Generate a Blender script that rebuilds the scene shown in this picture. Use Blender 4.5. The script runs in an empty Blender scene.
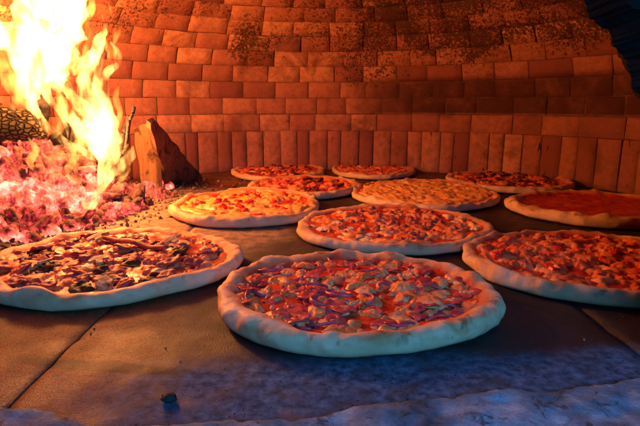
import bpy, bmesh, math, random
from mathutils import Vector, Matrix, noise, Euler
random.seed(7)
PI = math.pi
S = bpy.context.scene
C = S.collection

# ------------------------------------------------------------------ camera
F, CU, CV, H0 = 500.0, 320.0, 213.0, 0.21
PITCH = math.atan(108.0 / F)
cam = bpy.data.objects.new('camera', bpy.data.cameras.new('camera'))
C.objects.link(cam)
cam.location = (0, 0, H0)
cam.rotation_euler = (PI / 2 - PITCH, 0, 0)
cam.data.lens = 36 * F / 640
cam.data.sensor_width = 36
cam.data.clip_start = 0.01
cam.data.clip_end = 100
S.camera = cam
RX = Matrix.Rotation(PI / 2 - PITCH, 3, 'X')

def ray(u, v):
    return RX @ Vector(((u - CU) / F, (CV - v) / F, -1))
def on_floor(u, v, h=0.0):
    d = ray(u, v); t = (h - H0) / d.z
    return Vector((d.x * t, d.y * t, h))
def at(u, v, y):
    d = ray(u, v); t = y / d.y
    return Vector((d.x * t, y, H0 + d.z * t))

# ------------------------------------------------------------------ object helpers
def obj(name, bm, mat, parent=None, smooth=True, label=None):
    me = bpy.data.meshes.new(name)
    bm.to_mesh(me); bm.free()
    if mat: me.materials.append(mat)
    if smooth:
        me.polygons.foreach_set('use_smooth', [True] * len(me.polygons))
    o = bpy.data.objects.new(name, me); C.objects.link(o)
    if parent: o.parent = parent
    if label: o['label'] = label
    return o
def raw(name, verts, faces, mat, parent=None, smooth=True):
    me = bpy.data.meshes.new(name)
    me.from_pydata(verts, [], faces)
    me.update()
    if mat: me.materials.append(mat)
    if smooth:
        me.polygons.foreach_set('use_smooth', [True] * len(me.polygons))
    o = bpy.data.objects.new(name, me); C.objects.link(o)
    if parent: o.parent = parent
    return o
def thing(name, label, cat, loc=(0, 0, 0), rotz=0, group=None):
    o = bpy.data.objects.new(name, None); C.objects.link(o)
    o.location = loc; o.rotation_euler = (0, 0, rotz); o.empty_display_size = .05
    o['label'] = label; o['category'] = cat
    if group: o['group'] = group
    return o
def tag(o, label, cat, group=None, kind=None):
    o['label'] = label; o['category'] = cat
    if group: o['group'] = group
    if kind: o['kind'] = kind
    return o
def link_mesh(name, me, parent, loc, rot=(0, 0, 0), sc=(1, 1, 1)):
    o = bpy.data.objects.new(name, me); C.objects.link(o)
    o.parent = parent; o.location = loc; o.rotation_euler = rot; o.scale = sc
    return o
def N(x, y, z=0.0, s=1.0):
    return noise.noise(Vector((x * s, y * s, z)))
def FB(x, y, z=0.0, s=1.0, o=4):
    return noise.fractal(Vector((x * s, y * s, z)), 1.0, 2.0, o)
def sm(a, b, x):
    t = max(0.0, min(1.0, (x - a) / (b - a))); return t * t * (3 - 2 * t)

# ------------------------------------------------------------------ material helper
class M:
    def __init__(s, name, rough=.8, spec=.3):
        s.m = bpy.data.materials.new(name); s.m.use_nodes = True
        s.t = s.m.node_tree; s.n = s.t.nodes; s.l = s.t.links
        s.b = s.n['Principled BSDF']; s.out = s.n['Material Output']
        s.b.inputs['Roughness'].default_value = rough
        s.b.inputs['Specular IOR Level'].default_value = spec
        s.tc = s.n.new('ShaderNodeTexCoord').outputs['Object']
    def set(s, k, v):
        if hasattr(v, 'is_output') or isinstance(v, bpy.types.NodeSocket): s.l.new(v, s.b.inputs[k])
        else: s.b.inputs[k].default_value = v
        return s
    def _in(s, sock, v):
        if isinstance(v, bpy.types.NodeSocket): s.l.new(v, sock)
        else: sock.default_value = v
    def noise(s, scale, detail=4, rough=.55, dist=0, vec=None, color=False):
        n = s.n.new('ShaderNodeTexNoise')
        n.inputs['Scale'].default_value = scale; n.inputs['Detail'].default_value = detail
        n.inputs['Roughness'].default_value = rough; n.inputs['Distortion'].default_value = dist
        s.l.new(vec or s.tc, n.inputs['Vector'])
        return n.outputs['Color' if color else 'Fac']
    def vor(s, scale, feat='F1', rnd=1, vec=None, out='Distance'):
        n = s.n.new('ShaderNodeTexVoronoi'); n.feature = feat
        n.inputs['Scale'].default_value = scale; n.inputs['Randomness'].default_value = rnd
        s.l.new(vec or s.tc, n.inputs['Vector'])
        return n.outputs[out]
    def scale(s, v3, vec=None, loc=(0, 0, 0)):
        n = s.n.new('ShaderNodeMapping'); n.inputs['Scale'].default_value = v3; n.inputs['Location'].default_value = loc
        s.l.new(vec or s.tc, n.inputs['Vector']); return n.outputs[0]
    def ramp(s, fac, stops, interp='LINEAR'):
        n = s.n.new('ShaderNodeValToRGB'); cr = n.color_ramp; cr.interpolation = interp
        while len(cr.elements) < len(stops): cr.elements.new(.5)
        for e, (p, c) in zip(cr.elements, stops):
            e.position = p; e.color = (c[0], c[1], c[2], 1) if hasattr(c, '__len__') else (c, c, c, 1)
        s.l.new(fac, n.inputs[0]); return n.outputs[0]
    def mix(s, fac, a, b, mode='MIX'):
        n = s.n.new('ShaderNodeMix'); n.data_type = 'RGBA'; n.blend_type = mode
        s._in(n.inputs[0], fac)
        for k, v in ((6, a), (7, b)):
            if isinstance(v, tuple) and len(v) == 3: v = v + (1,)
            s._in(n.inputs[k], v)
        return n.outputs[2]
    def math(s, op, a, b=0.0, c=0.0, clamp=False):
        n = s.n.new('ShaderNodeMath'); n.operation = op; n.use_clamp = clamp
        s._in(n.inputs[0], a); s._in(n.inputs[1], b); s._in(n.inputs[2], c)
        return n.outputs[0]
    def xyz(s):
        n = s.n.new('ShaderNodeSeparateXYZ'); s.l.new(s.tc, n.inputs[0]); return n.outputs
    def rng(s, v, a, b, c=0.0, d=1.0):
        n = s.n.new('ShaderNodeMapRange'); n.interpolation_type = 'SMOOTHSTEP'
        s._in(n.inputs[0], v)
        for k, x in zip((1, 2, 3, 4), (a, b, c, d)): n.inputs[k].default_value = x
        return n.outputs[0]
    def attr(s, name):
        n = s.n.new('ShaderNodeAttribute'); n.attribute_name = name; return n.outputs['Fac']
    def bump(s, h, strength=.5, dist=.002, prev=None):
        n = s.n.new('ShaderNodeBump'); n.inputs['Strength'].default_value = strength
        n.inputs['Distance'].default_value = dist; s.l.new(h, n.inputs['Height'])
        if prev: s.l.new(prev, n.inputs['Normal'])
        s.l.new(n.outputs[0], s.b.inputs['Normal']); return n.outputs[0]

# ------------------------------------------------------------------ materials
def m_brick(coated):
    k = M('coated_brick' if coated else 'firebrick', .85, .15)
    tone = k.attr('tone')
    base = k.ramp(tone, [(0, (.21, .062, .045)), (.5, (.37, .135, .080)), (1, (.52, .23, .12))])
    g = k.noise(60, 6, .65)
    col = k.mix(k.rng(g, .35, .7), base, k.mix(.6, base, (.20, .075, .05)))
    st = k.noise(9, 5, .6, .6)
    col = k.mix(k.rng(st, .48, .72, 0, .75), col, (.13, .045, .03))
    h = k.math('ADD', k.noise(140, 5, .7), k.math('MULTIPLY', k.noise(25, 4), 1.5))
    x, y, z = k.xyz()[0], k.xyz()[1], k.xyz()[2]
    if True:
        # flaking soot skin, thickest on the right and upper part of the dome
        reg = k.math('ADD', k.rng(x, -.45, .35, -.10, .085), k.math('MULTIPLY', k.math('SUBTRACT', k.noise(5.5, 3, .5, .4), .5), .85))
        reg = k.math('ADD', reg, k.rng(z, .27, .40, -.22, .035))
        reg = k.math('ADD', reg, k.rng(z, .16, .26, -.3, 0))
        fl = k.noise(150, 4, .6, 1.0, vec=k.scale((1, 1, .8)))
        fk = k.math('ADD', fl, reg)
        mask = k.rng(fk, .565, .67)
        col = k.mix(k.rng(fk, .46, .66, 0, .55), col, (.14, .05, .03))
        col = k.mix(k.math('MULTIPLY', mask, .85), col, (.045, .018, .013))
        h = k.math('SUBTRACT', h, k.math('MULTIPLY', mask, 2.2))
        # dark band above the ledge on the right
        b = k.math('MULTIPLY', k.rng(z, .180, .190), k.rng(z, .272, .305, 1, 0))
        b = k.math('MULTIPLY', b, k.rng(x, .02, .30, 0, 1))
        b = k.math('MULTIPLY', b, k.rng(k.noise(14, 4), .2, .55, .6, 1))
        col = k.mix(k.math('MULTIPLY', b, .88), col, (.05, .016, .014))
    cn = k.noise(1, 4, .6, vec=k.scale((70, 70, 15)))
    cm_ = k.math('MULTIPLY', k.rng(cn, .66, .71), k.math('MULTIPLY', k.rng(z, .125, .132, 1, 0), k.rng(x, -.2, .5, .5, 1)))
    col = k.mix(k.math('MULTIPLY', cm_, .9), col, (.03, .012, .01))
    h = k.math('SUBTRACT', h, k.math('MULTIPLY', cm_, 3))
    k.set('Base Color', col)
    k.bump(h, .6, .0028)
    return k.m

def m_mortar():
    k = M('mortar', .95, .1)
    k.set('Base Color', k.ramp(k.noise(40, 4), [(.3, (.05, .022, .012)), (.7, (.16, .08, .045))]))
    k.bump(k.noise(120, 4), .5, .002)
    return k.m

def m_soot():
    k = M('sooty_stone', .9, .1)
    k.set('Base Color', k.ramp(k.noise(30, 5, .6), [(.3, (.002, .002, .002)), (.75, (.010, .009, .008))]))
    k.bump(k.noise(70, 5, .7), .8, .004)
    return k.m

def m_floor():
    k = M('hearth_slab', .5, .5)
    X = k.xyz(); x, y = X[0], X[1]
    big = k.noise(7, 5, .6)
    col = k.ramp(big, [(.3, (.07, .020, .006)), (.5, (.20, .060, .015)), (.72, (.36, .115, .03))])
    fine = k.noise(170, 4, .7)
    col = k.mix(k.rng(k.noise(650, 3, .7), .42, .58, .85, 0), col, (.03, .012, .006))
    col = k.mix(k.rng(k.noise(16, 6, .7, .5), .50, .68, 0, .8), col, (.03, .012, .007))
    col = k.mix(k.rng(fine, .45, .75, 0, .5), col, (.34, .115, .03))
    # soot plus firelight shade painted black over the hearth's middle and right
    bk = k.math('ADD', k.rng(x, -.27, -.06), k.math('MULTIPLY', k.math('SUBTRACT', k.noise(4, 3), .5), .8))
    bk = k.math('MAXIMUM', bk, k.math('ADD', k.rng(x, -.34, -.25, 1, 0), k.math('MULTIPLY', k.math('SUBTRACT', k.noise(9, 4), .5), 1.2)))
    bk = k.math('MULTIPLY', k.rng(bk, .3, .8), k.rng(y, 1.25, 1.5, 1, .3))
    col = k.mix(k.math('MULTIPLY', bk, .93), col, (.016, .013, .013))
    # ash round the fire
    d = k.math('ADD', k.math('MULTIPLY', k.math('ADD', x, .42), k.math('ADD', x, .42)), k.math('MULTIPLY', k.math('SUBTRACT', y, .92), k.math('SUBTRACT', y, .92)))
    a = k.math('ADD', k.rng(d, .05, .24, 1, 0), k.math('MULTIPLY', k.math('SUBTRACT', k.noise(12, 5, .6), .5), .9))
    ash = k.ramp(k.noise(60, 5, .65), [(.35, (.13, .075, .04)), (.6, (.34, .23, .14))])
    am = k.rng(a, .3, .75)
    col = k.mix(k.math('MULTIPLY', am, .9), col, ash)
    # flour and fine ash on the front strip, blue daylight painted into its colour
    fy = k.math('ADD', y, k.math('MULTIPLY', k.math('SUBTRACT', k.noise(9, 4), .5), .05))
    fy = k.math('ADD', fy, k.rng(x, -.3, .3, .018, -.006))
    fm = k.math('MULTIPLY', k.rng(fy, .372, .412, 1, 0), k.rng(k.noise(38, 5, .65), .25, .6, .3, 1))
    fm = k.math('MULTIPLY', fm, k.rng(x, -.22, -.05, .12, 1))
    col = k.mix(fm, col, k.ramp(k.noise(120, 4, .6), [(.35, (.022, .05, .085)), (.7, (.12, .19, .29))]))
    # pores
    vo = k.vor(210); pm = k.math('MULTIPLY', k.rng(k.math('ADD', vo, k.math('MULTIPLY', k.noise(160, 3), .6)), .40, .50, 1, 0), k.rng(k.noise(26, 4), .44, .58))
    col = k.mix(k.math('MULTIPLY', pm, .85), col, (.012, .007, .005))
    # dark smear at the left front
    g1 = k.math('ADD', x, .185); g2 = k.math('SUBTRACT', y, k.math('MULTIPLY_ADD', x, -.13, .352))
    e = k.math('ADD', k.math('MULTIPLY', k.math('MULTIPLY', g1, g1), 160), k.math('MULTIPLY', k.math('MULTIPLY', g2, g2), 9000))
    e = k.math('ADD', e, k.math('MULTIPLY', k.math('SUBTRACT', k.noise(45, 4), .5), 1.6))
    col = k.mix(k.rng(e, .35, 1.1, .92, 0), col, (.014, .010, .009))
    k.set('Base Color', col)
    k.set('Roughness', k.math('ADD', k.math('ADD', k.rng(k.noise(25, 4), .3, .7, .42, .66), k.math('MULTIPLY', am, .35)), k.math('MULTIPLY', fm, .4)))
    k.set('Specular IOR Level', k.math('MULTIPLY_ADD', fm, -.35, .5))
    h = k.math('ADD', k.math('MULTIPLY', k.noise(800, 2, .7), 1.3), k.math('MULTIPLY', k.noise(50, 4, .5), .45))
    h = k.math('SUBTRACT', h, k.math('MULTIPLY', pm, 1.6))
    k.bump(h, .7, .0018)
    return k.m

def m_sill():
    k = M('worn_stone', .8, .25)
    col = k.ramp(k.noise(26, 6, .65), [(.30, (.04, .06, .08)), (.5, (.15, .22, .29)), (.70, (.40, .52, .62))])
    col = k.mix(k.rng(k.noise(80, 4, .6, .8), .56, .66, 0, .75), col, (.04, .035, .035))
    k.set('Base Color', col)
    k.bump(k.math('ADD', k.noise(420, 4, .7), k.math('MULTIPLY', k.noise(90, 5, .7), 1.5)), 1.0, .003)
    return k.m

def m_crust(name, pale=(.76, .49, .27), toast=(.50, .19, .06), amt=.65):
    k = M(name, .62, .3)
    t = k.noise(26, 5, .6, .3)
    z = k.xyz()[2]
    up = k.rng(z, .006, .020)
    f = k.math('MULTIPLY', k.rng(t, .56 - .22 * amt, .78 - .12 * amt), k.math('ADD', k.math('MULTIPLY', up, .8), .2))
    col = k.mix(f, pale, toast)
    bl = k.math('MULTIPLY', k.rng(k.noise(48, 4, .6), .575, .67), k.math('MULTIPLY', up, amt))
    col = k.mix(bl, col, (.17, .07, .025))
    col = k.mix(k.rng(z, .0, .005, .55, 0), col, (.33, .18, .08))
    col = k.mix(k.rng(k.noise(210, 3, .6), .66, .74, 0, .6), col, (.30, .14, .05))
    stn = k.math('ADD', k.attr('stain'), k.math('MULTIPLY', k.math('SUBTRACT', k.noise(38, 5, .65), .5), .75))
    col = k.mix(k.rng(stn, .36, .62, 0, .85), col, (.62, .22, .07))
    col = k.mix(k.rng(stn, .58, .82, 0, .95), col, (.48, .05, .018))
    k.set('Base Color', col)
    k.set('Subsurface Weight', .12); k.set('Subsurface Radius', (.01, .005, .002)); k.set('Subsurface Scale', .5)
    k.bump(k.math('ADD', k.noise(110, 5, .65), k.math('MULTIPLY', k.noise(30, 3), 1.5)), .45, .002)
    return k.m

def m_sauce(name='tomato_sauce', c0=(.40, .012, .006), c1=(.68, .055, .014)):
    k = M(name, .3, .5)
    k.set('Base Color', k.mix(k.rng(k.noise(18, 5, .65, 1.2), .50, .66, 0, .7), k.ramp(k.noise(55, 6, .65, .8), [(.35, c0), (.65, c1)]), (.74, .20, .05)))
    k.set('Roughness', k.rng(k.noise(60, 3), .35, .65, .16, .5))
    k.bump(k.noise(160, 5, .7), .6, .002)
    return k.m

def m_cheese(name, pale=(.80, .52, .24), warm=(.74, .26, .07), brown=(.40, .13, .04), br=.5):
    k = M(name, .34, .45)
    f = k.noise(40, 5, .6, .5)
    col = k.mix(k.rng(f, .33, .57), pale, warm)
    col = k.mix(k.math('MULTIPLY', k.rng(k.noise(75, 4, .6), .60, .72), br), col, brown)
    k.set('Base Color', col)
    k.set('Roughness', k.rng(k.noise(90, 3), .35, .65, .36, .62))
    k.set('Subsurface Weight', .25); k.set('Subsurface Radius', (1, .4, .15)); k.set('Subsurface Scale', .003)
    k.bump(k.noise(150, 4, .6), .4, .002)
    return k.m

def m_food(name, a, b, rough=.4, sc=60, bs=.5, spec=.45):
    k = M(name, rough, spec)
    col = k.ramp(k.noise(sc, 4, .6, .4), [(.35, a), (.65, b)])
    k.set('Base Color', col)
    k.set('Subsurface Weight', .2); k.set('Subsurface Radius', (1, .3, .12)); k.set('Subsurface Scale', .0025)
    k.bump(k.noise(sc * 3, 4, .65), bs, .0015)
    return k.m

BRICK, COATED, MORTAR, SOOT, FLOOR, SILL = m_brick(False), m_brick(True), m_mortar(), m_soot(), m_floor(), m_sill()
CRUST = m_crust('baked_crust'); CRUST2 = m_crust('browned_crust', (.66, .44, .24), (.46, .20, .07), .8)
SAUCE = m_sauce(); SAUCE_D = m_sauce('dark_sauce', (.26, .014, .012), (.55, .06, .03))
CHEESE = m_cheese('melted_cheese', (.82, .44, .17), (.72, .17, .04), (.44, .11, .03), .7); CHEESE_G = m_cheese('golden_cheese', (.80, .46, .13), (.74, .30, .07), (.42, .14, .03), .7)
CHEESE_R = m_cheese('sauce_stained_cheese', (.78, .33, .12), (.66, .12, .04), (.40, .08, .03), .6)
CHEESE_W = m_cheese('white_cheese', (.82, .66, .42), (.78, .42, .18), (.5, .2, .07), .35)
HAM = m_food('cooked_ham', (.26, .035, .03), (.48, .09, .06), .58, spec=.3)
HAM_P = m_food('pink_ham', (.40, .028, .03), (.66, .12, .09), .38)
SAUSAGE = m_food('sausage', (.33, .06, .035), (.52, .13, .07), .5, 110, .9)
SALAMI = m_food('dark_salami', (.075, .012, .014), (.20, .03, .03), .35)
AUBER = m_food('grilled_vegetable', (.03, .016, .008), (.10, .045, .02), .6, spec=.25)
MUSH = m_food('mushroom_flesh', (.42, .20, .06), (.72, .46, .20), .5, 50, .3)
MUSHD = m_food('mushroom_skin', (.10, .05, .03), (.24, .13, .07), .5)
ONION = m_food('red_onion', (.32, .02, .045), (.62, .13, .14), .35, 40, .2)
TOM = m_food('tomato_piece', (.60, .02, .012), (.75, .06, .02), .25)

# ------------------------------------------------------------------ oven dome
OC = Vector((0.02, 0.865)); OR = 0.80; VERT = 0.20; TOPZ = 0.64
prof = [(OR + .0, 0.0)]
for i in range(1, 11): prof.append((OR, VERT * i / 10))
for i in range(1, 61):
    a = PI / 2 * i / 60
    prof.append((OR * math.cos(a) ** .92 if i < 60 else 0.0, VERT + (TOPZ - VERT) * math.sin(a)))
arc = [0.0]
for i in range(1, len(prof)):
    arc.append(arc[-1] + math.hypot(prof[i][0] - prof[i - 1][0], prof[i][1] - prof[i - 1][1]))
ARC = arc[-1]
def prof_at(s):
    s = max(0.0, min(ARC, s))
    for i in range(1, len(arc)):
        if s <= arc[i]:
            t = (s - arc[i - 1]) / (arc[i] - arc[i - 1])
            r = prof[i - 1][0] + t * (prof[i][0] - prof[i - 1][0]); z = prof[i - 1][1] + t * (prof[i][1] - prof[i - 1][1])
            dr = prof[i][0] - prof[i - 1][0]; dz = prof[i][1] - prof[i - 1][1]; L = math.hypot(dr, dz)
            return r, z, dr / L, dz / L
    return 0, TOPZ, -1, 0
def dome(th, s, off=0.0):
    """th measured from the back (+y); off > 0 goes towards the inside"""
    r, z, dr, dz = prof_at(s)
    r -= off * dz; z += off * dr
    return Vector((OC.x + r * math.sin(th), OC.y + r * math.cos(th), z))

def brick_mesh(name, courses, mat, parent, seed):
    rnd = random.Random(seed)
    V, Fc, T = [], [], []
    for (s0, s1, wid, gap, depth, rough) in courses:
        r = prof_at((s0 + s1) / 2)[0]
        if r < .06: continue
        n = max(5, round(2 * PI * r / wid)); ph = rnd.random() * 6
        edges = [ph + 2 * PI * (i + rnd.uniform(-.13, .13)) / n for i in range(n)]
        for i in range(n):
            a0 = edges[i]; a1 = edges[(i + 1) % n]
            if a1 < a0: a1 += 2 * PI
            am = (a0 + a1) / 2
            c = dome(am, (s0 + s1) / 2)
            if c.y < .43: continue
            g = gap * rnd.uniform(.6, 1.5); gs = gap * rnd.uniform(.5, 1.0)
            if rnd.random() < (.16 if s0 == 0 else .07): g *= 2.6
            ga = g / 2 / r
            A0, A1 = a0 + ga, a1 - ga; S0, S1 = s0 + gs / 2, s1 - gs / 2
            tilt = rnd.uniform(-.0018, .0018); base = depth + rnd.uniform(-.0012, .0018)
            wob = [rnd.uniform(-.0022, .0022) for _ in range(4)]
            na, ns = (7, 5) if s1 - s0 < .1 else (5, 9)
            off0 = len(V)
            tone = min(1, max(0, rnd.gauss(.5, .27)))
            fine = c.y > .9
            for b in range(ns + 1):
                for a in range(na + 1):
                    u = a / na; v = b / ns
                    edge = min(u, 1 - u) * na; edgev = min(v, 1 - v) * ns
                    # pull the outermost ring back for a worn edge
                    uu = u if 0 < a < na else u
                    d = base + .6 * tilt * (u - .5) * 2
                    if a == 0 or a == na or b == 0 or b == ns: d -= .0022
                    elif True:
                        pass
                    # second ring sits close to the edge
                    if a == 1: uu = .02
                    if a == na - 1: uu = .98
                    vv = v
                    if b == 1: vv = .035 if ns == 5 else .014
                    if b == ns - 1: vv = .965 if ns == 5 else .986
                    th = A0 + (A1 - A0) * uu + (wob[0] * (1 - vv) + wob[1] * vv) * .5 / r
                    ss = S0 + (S1 - S0) * vv + (wob[2] * (1 - uu) + wob[3] * uu) * .35
                    p = dome(th, ss, 0)
                    nn = noise.fractal(p * 42, 1, 2, 3) * rough + noise.noise(p * 9) * .0015
                    V.append(dome(th, ss, d + nn)[:])
                    T.append(tone)
            for b in range(ns):
                for a in range(na):
                    q = off0 + b * (na + 1) + a
                    Fc.append((q, q + na + 1, q + na + 2, q + 1))
    o = raw(name, V, Fc, mat, parent, smooth=True)
    at_ = o.data.attributes.new('tone', 'FLOAT', 'POINT'); at_.data.foreach_set('value', T)
    return o

oven = thing('brick_dome', 'curved wall and dome of red firebrick closing the back of the oven', 'oven dome', (0, 0, 0))
brick_mesh('soldier_course', [(0.0, .128, .052, .0013, .006, .0014)], BRICK, oven, 3)
rows = []
s = .128
k_ = 0
while s < ARC - .03:
    hgt = .0505 if k_ else .053
    rows.append((s, s + hgt, .100, .0013 if k_ < 6 else .0007, .006 if k_ < 1 else (.0 if k_ < 3 else .002), .0014 if k_ < 4 else .0030)); s += hgt; k_ += 1
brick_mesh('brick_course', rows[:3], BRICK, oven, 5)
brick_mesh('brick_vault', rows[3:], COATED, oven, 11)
# mortar backing shell
V, Fc = [], []
NA, NS = 160, 110
for j in range(NS + 1):
    for i in range(NA + 1):
        th = -2.2 + 4.4 * i / NA
        sj = ARC * .998 * j / NS
        V.append(dome(th, sj, .003 if sj < .175 else -.0025)[:])
for j in range(NS):
    for i in range(NA):
        q = j * (NA + 1) + i
        Fc.append((q, q + NA + 1, q + NA + 2, q + 1))
ms = raw('mortar', V, Fc, MORTAR, oven)
ms.data.attributes.new('tone', 'FLOAT', 'POINT')

# ------------------------------------------------------------------ front wall with the mouth arch
APX = [(580, 0), (589, 14), (604, 30), (617, 50), (629, 72), (637, 95), (648, 125), (662, 190), (690, 300), (715, 420)]
right = [at(u, v, .35) for u, v in APX]
right[-1].z = -.02
acx = -.12
rr_ = [(p.x - acx, p.z) for p in right]
def arch_loop(y, off, seed, amp, outer=False):
    prof_ = list(reversed(rr_))                      # from the floor up the right jamb
    x0, z0 = rr_[0]
    for i in range(1, 12):                           # over to the crown
        a = PI / 2 * i / 11
        prof_.append((x0 * math.cos(a), z0 + .085 * math.sin(a)))
    fine = []
    for a, b in zip(prof_, prof_[1:]):
        m = 26
        for q in range(m): fine.append((a[0] + (b[0] - a[0]) * q / m, a[1] + (b[1] - a[1]) * q / m))
    fine.append(prof_[-1])
    pts = [(x, z) for x, z in fine] + [(-x, z) for x, z in reversed(fine[:-1])]
    out = []
    for x, z in pts:
        if outer:
            k = 1.0 / max(abs(x) / 1.0, z / .72, .001)
            out.append(Vector((acx + x * k if z > .0 else acx + math.copysign(1.0, x), y, z * k if z > 0 else -.02))); continue
        w = 1 if z > .17 else .3
        d = (abs(noise.noise(Vector((x * 30, z * 30, seed)))) * 1.2 + noise.noise(Vector((x * 95, z * 95, seed))) * .7 + .35 * noise.noise(Vector((x * 190, z * 190, 1))) + .2 * noise.noise(Vector((x * 420, z * 420, 1)))) * amp * w
        v = Vector((x, 0, z - .12)).normalized() if z > .0 else Vector((math.copysign(1, x), 0, 0))
        out.append(Vector((acx + x, y, z)) + v * (d + off))
    return out
loops = [arch_loop(.33, 0, 1, 0, True), arch_loop(.33, .014, 1, .007), arch_loop(.35, .0, 2, .008), arch_loop(.37, .010, 3, .007), arch_loop(.44, .06, 4, .006), arch_loop(.44, 0, 5, 0, True)]
V = [p[:] for L in loops for p in L]; n = len(loops[0]); Fc = []
for j in range(len(loops) - 1):
    for i in range(n - 1):
        q = j * n + i; Fc.append((q, q + 1, q + n + 1, q + n))
aw = raw('oven_arch', V, Fc, SOOT, None, smooth=False)
tag(aw, 'soot black rough masonry arch of the oven mouth at the upper right', 'arch')

# ------------------------------------------------------------------ hearth floor
bm = bmesh.new()
xs = [-1.0, -.7235, -.2235, .2765, .7765, 1.1]
ys = [.235, 1.24, 1.85]
for i in range(len(xs) - 1):
    for j in range(len(ys) - 1):
        x0, x1, y0, y1 = xs[i] + .0010, xs[i + 1] - .0010, ys[j] + .0012, ys[j + 1] - .0012
        nx, ny = 50, 90
        g = {}
        for a in range(-1, nx + 2):
            for b in range(-1, ny + 2):
                u = min(max(a / nx, 0), 1); v = min(max(b / ny, 0), 1)
                x = x0 + (x1 - x0) * u; y = y0 + (y1 - y0) * v
                z = noise.fractal(Vector((x * 18, y * 18, 2)), 1, 2, 3) * .0008
                if a in (0, nx) or b in (0, ny): z -= .0010 + abs(N(x, y, 5, 60)) * .003; x += N(x, y, 7, 50) * .0016
                if a in (-1, nx + 1) or b in (-1, ny + 1): z = -.014
                g[a, b] = bm.verts.new((x, y, z))
        for a in range(-1, nx + 1):
            for b in range(-1, ny + 1):
                bm.faces.new((g[a, b], g[a + 1, b], g[a + 1, b + 1], g[a, b + 1]))
a_ = [bm.verts.new(p) for p in ((-1.2, -.6, -.011), (1.3, -.6, -.011), (1.3, 1.9, -.011), (-1.2, 1.9, -.011))]
bm.faces.new(a_)
fl = obj('floor', bm, FLOOR); fl['kind'] = 'structure'; fl['label'] = 'dark firebrick hearth slabs under the pizzas'

# ------------------------------------------------------------------ worn stone sill in front
edge_px = [(-120, 403), (-40, 404), (20, 406), (60, 409), (84, 418), (100, 424), (140, 423), (190, 418), (240, 416), (290, 416), (320, 413), (350, 404), (400, 399),
           (450, 393), (520, 388), (580, 384), (640, 374), (700, 370), (800, 366)]
epts = [on_floor(u, v, .004) for u, v in edge_px]
def edge_y(x):
    for a, b in zip(epts, epts[1:]):
        if a.x <= x <= b.x: return a.y + (b.y - a.y) * (x - a.x) / (b.x - a.x)
    return epts[0].y if x < epts[0].x else epts[-1].y
V, Fc = [], []
nx, ny = 420, 70
for i in range(nx + 1):
    x = -.62 + 1.24 * i / nx
    ye = edge_y(x) + N(x, 0, 3, 28) * .005 + N(x, 0, 8, 90) * .0024 + N(x, 0, 8, 240) * .0012
    for j in range(ny + 1):
        t = j / ny
        y = ye - .34 * t ** 1.6
        d = ye - y
        z = -.006 + .0145 * sm(0, .012, d)
        z += (FB(x, y, 1, 38, 6) * .0036 + max(0, N(x, y, 9, 13)) * .004) * sm(0, .02, d)
        z -= sm(.06, .30, d) * .012
        V.append((x, y, z))
for i in range(nx):
    for j in range(ny):
        q = i * (ny + 1) + j; Fc.append((q, q + 1, q + ny + 2, q + ny + 1))
sl = raw('stone_sill', V, Fc, SILL)
tag(sl, 'chipped pale stone sill along the front edge of the hearth', 'sill')
# small charred crumb by the sill
def lump(name, rad, mat, seed, flat=.7, amp=.35, sub=3, parent=None, f=1.3):
    bm = bmesh.new(); bmesh.ops.create_icosphere(bm, subdivisions=sub, radius=1)
    for v in bm.verts:
        n1 = noise.fractal(v.co * f + Vector((seed * 3.1, seed, 0)), 1, 2, 3)
        v.co *= 1 + amp * n1
        v.co.z *= flat
        v.co *= rad
    return obj(name, bm, mat, parent)
def m_char():
    k = M('charcoal', .75, .3)
    k.set('Base Color', k.ramp(k.noise(90, 5, .6), [(.35, (.008, .007, .006)), (.7, (.05, .04, .035))]))
    k.bump(k.noise(150, 5, .7), .9, .003); return k.m
CHAR = m_char()
ck = lump('charcoal_crumb', .0046, CHAR, 4, .8, .4, 3, None, 1.8)
ck.location = on_floor(169, 402) + Vector((0, 0, .003)); ck.scale = (1.25, .9, 1)
tag(ck, 'small black crumb of charcoal on the hearth just behind the stone sill', 'charcoal')

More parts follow.
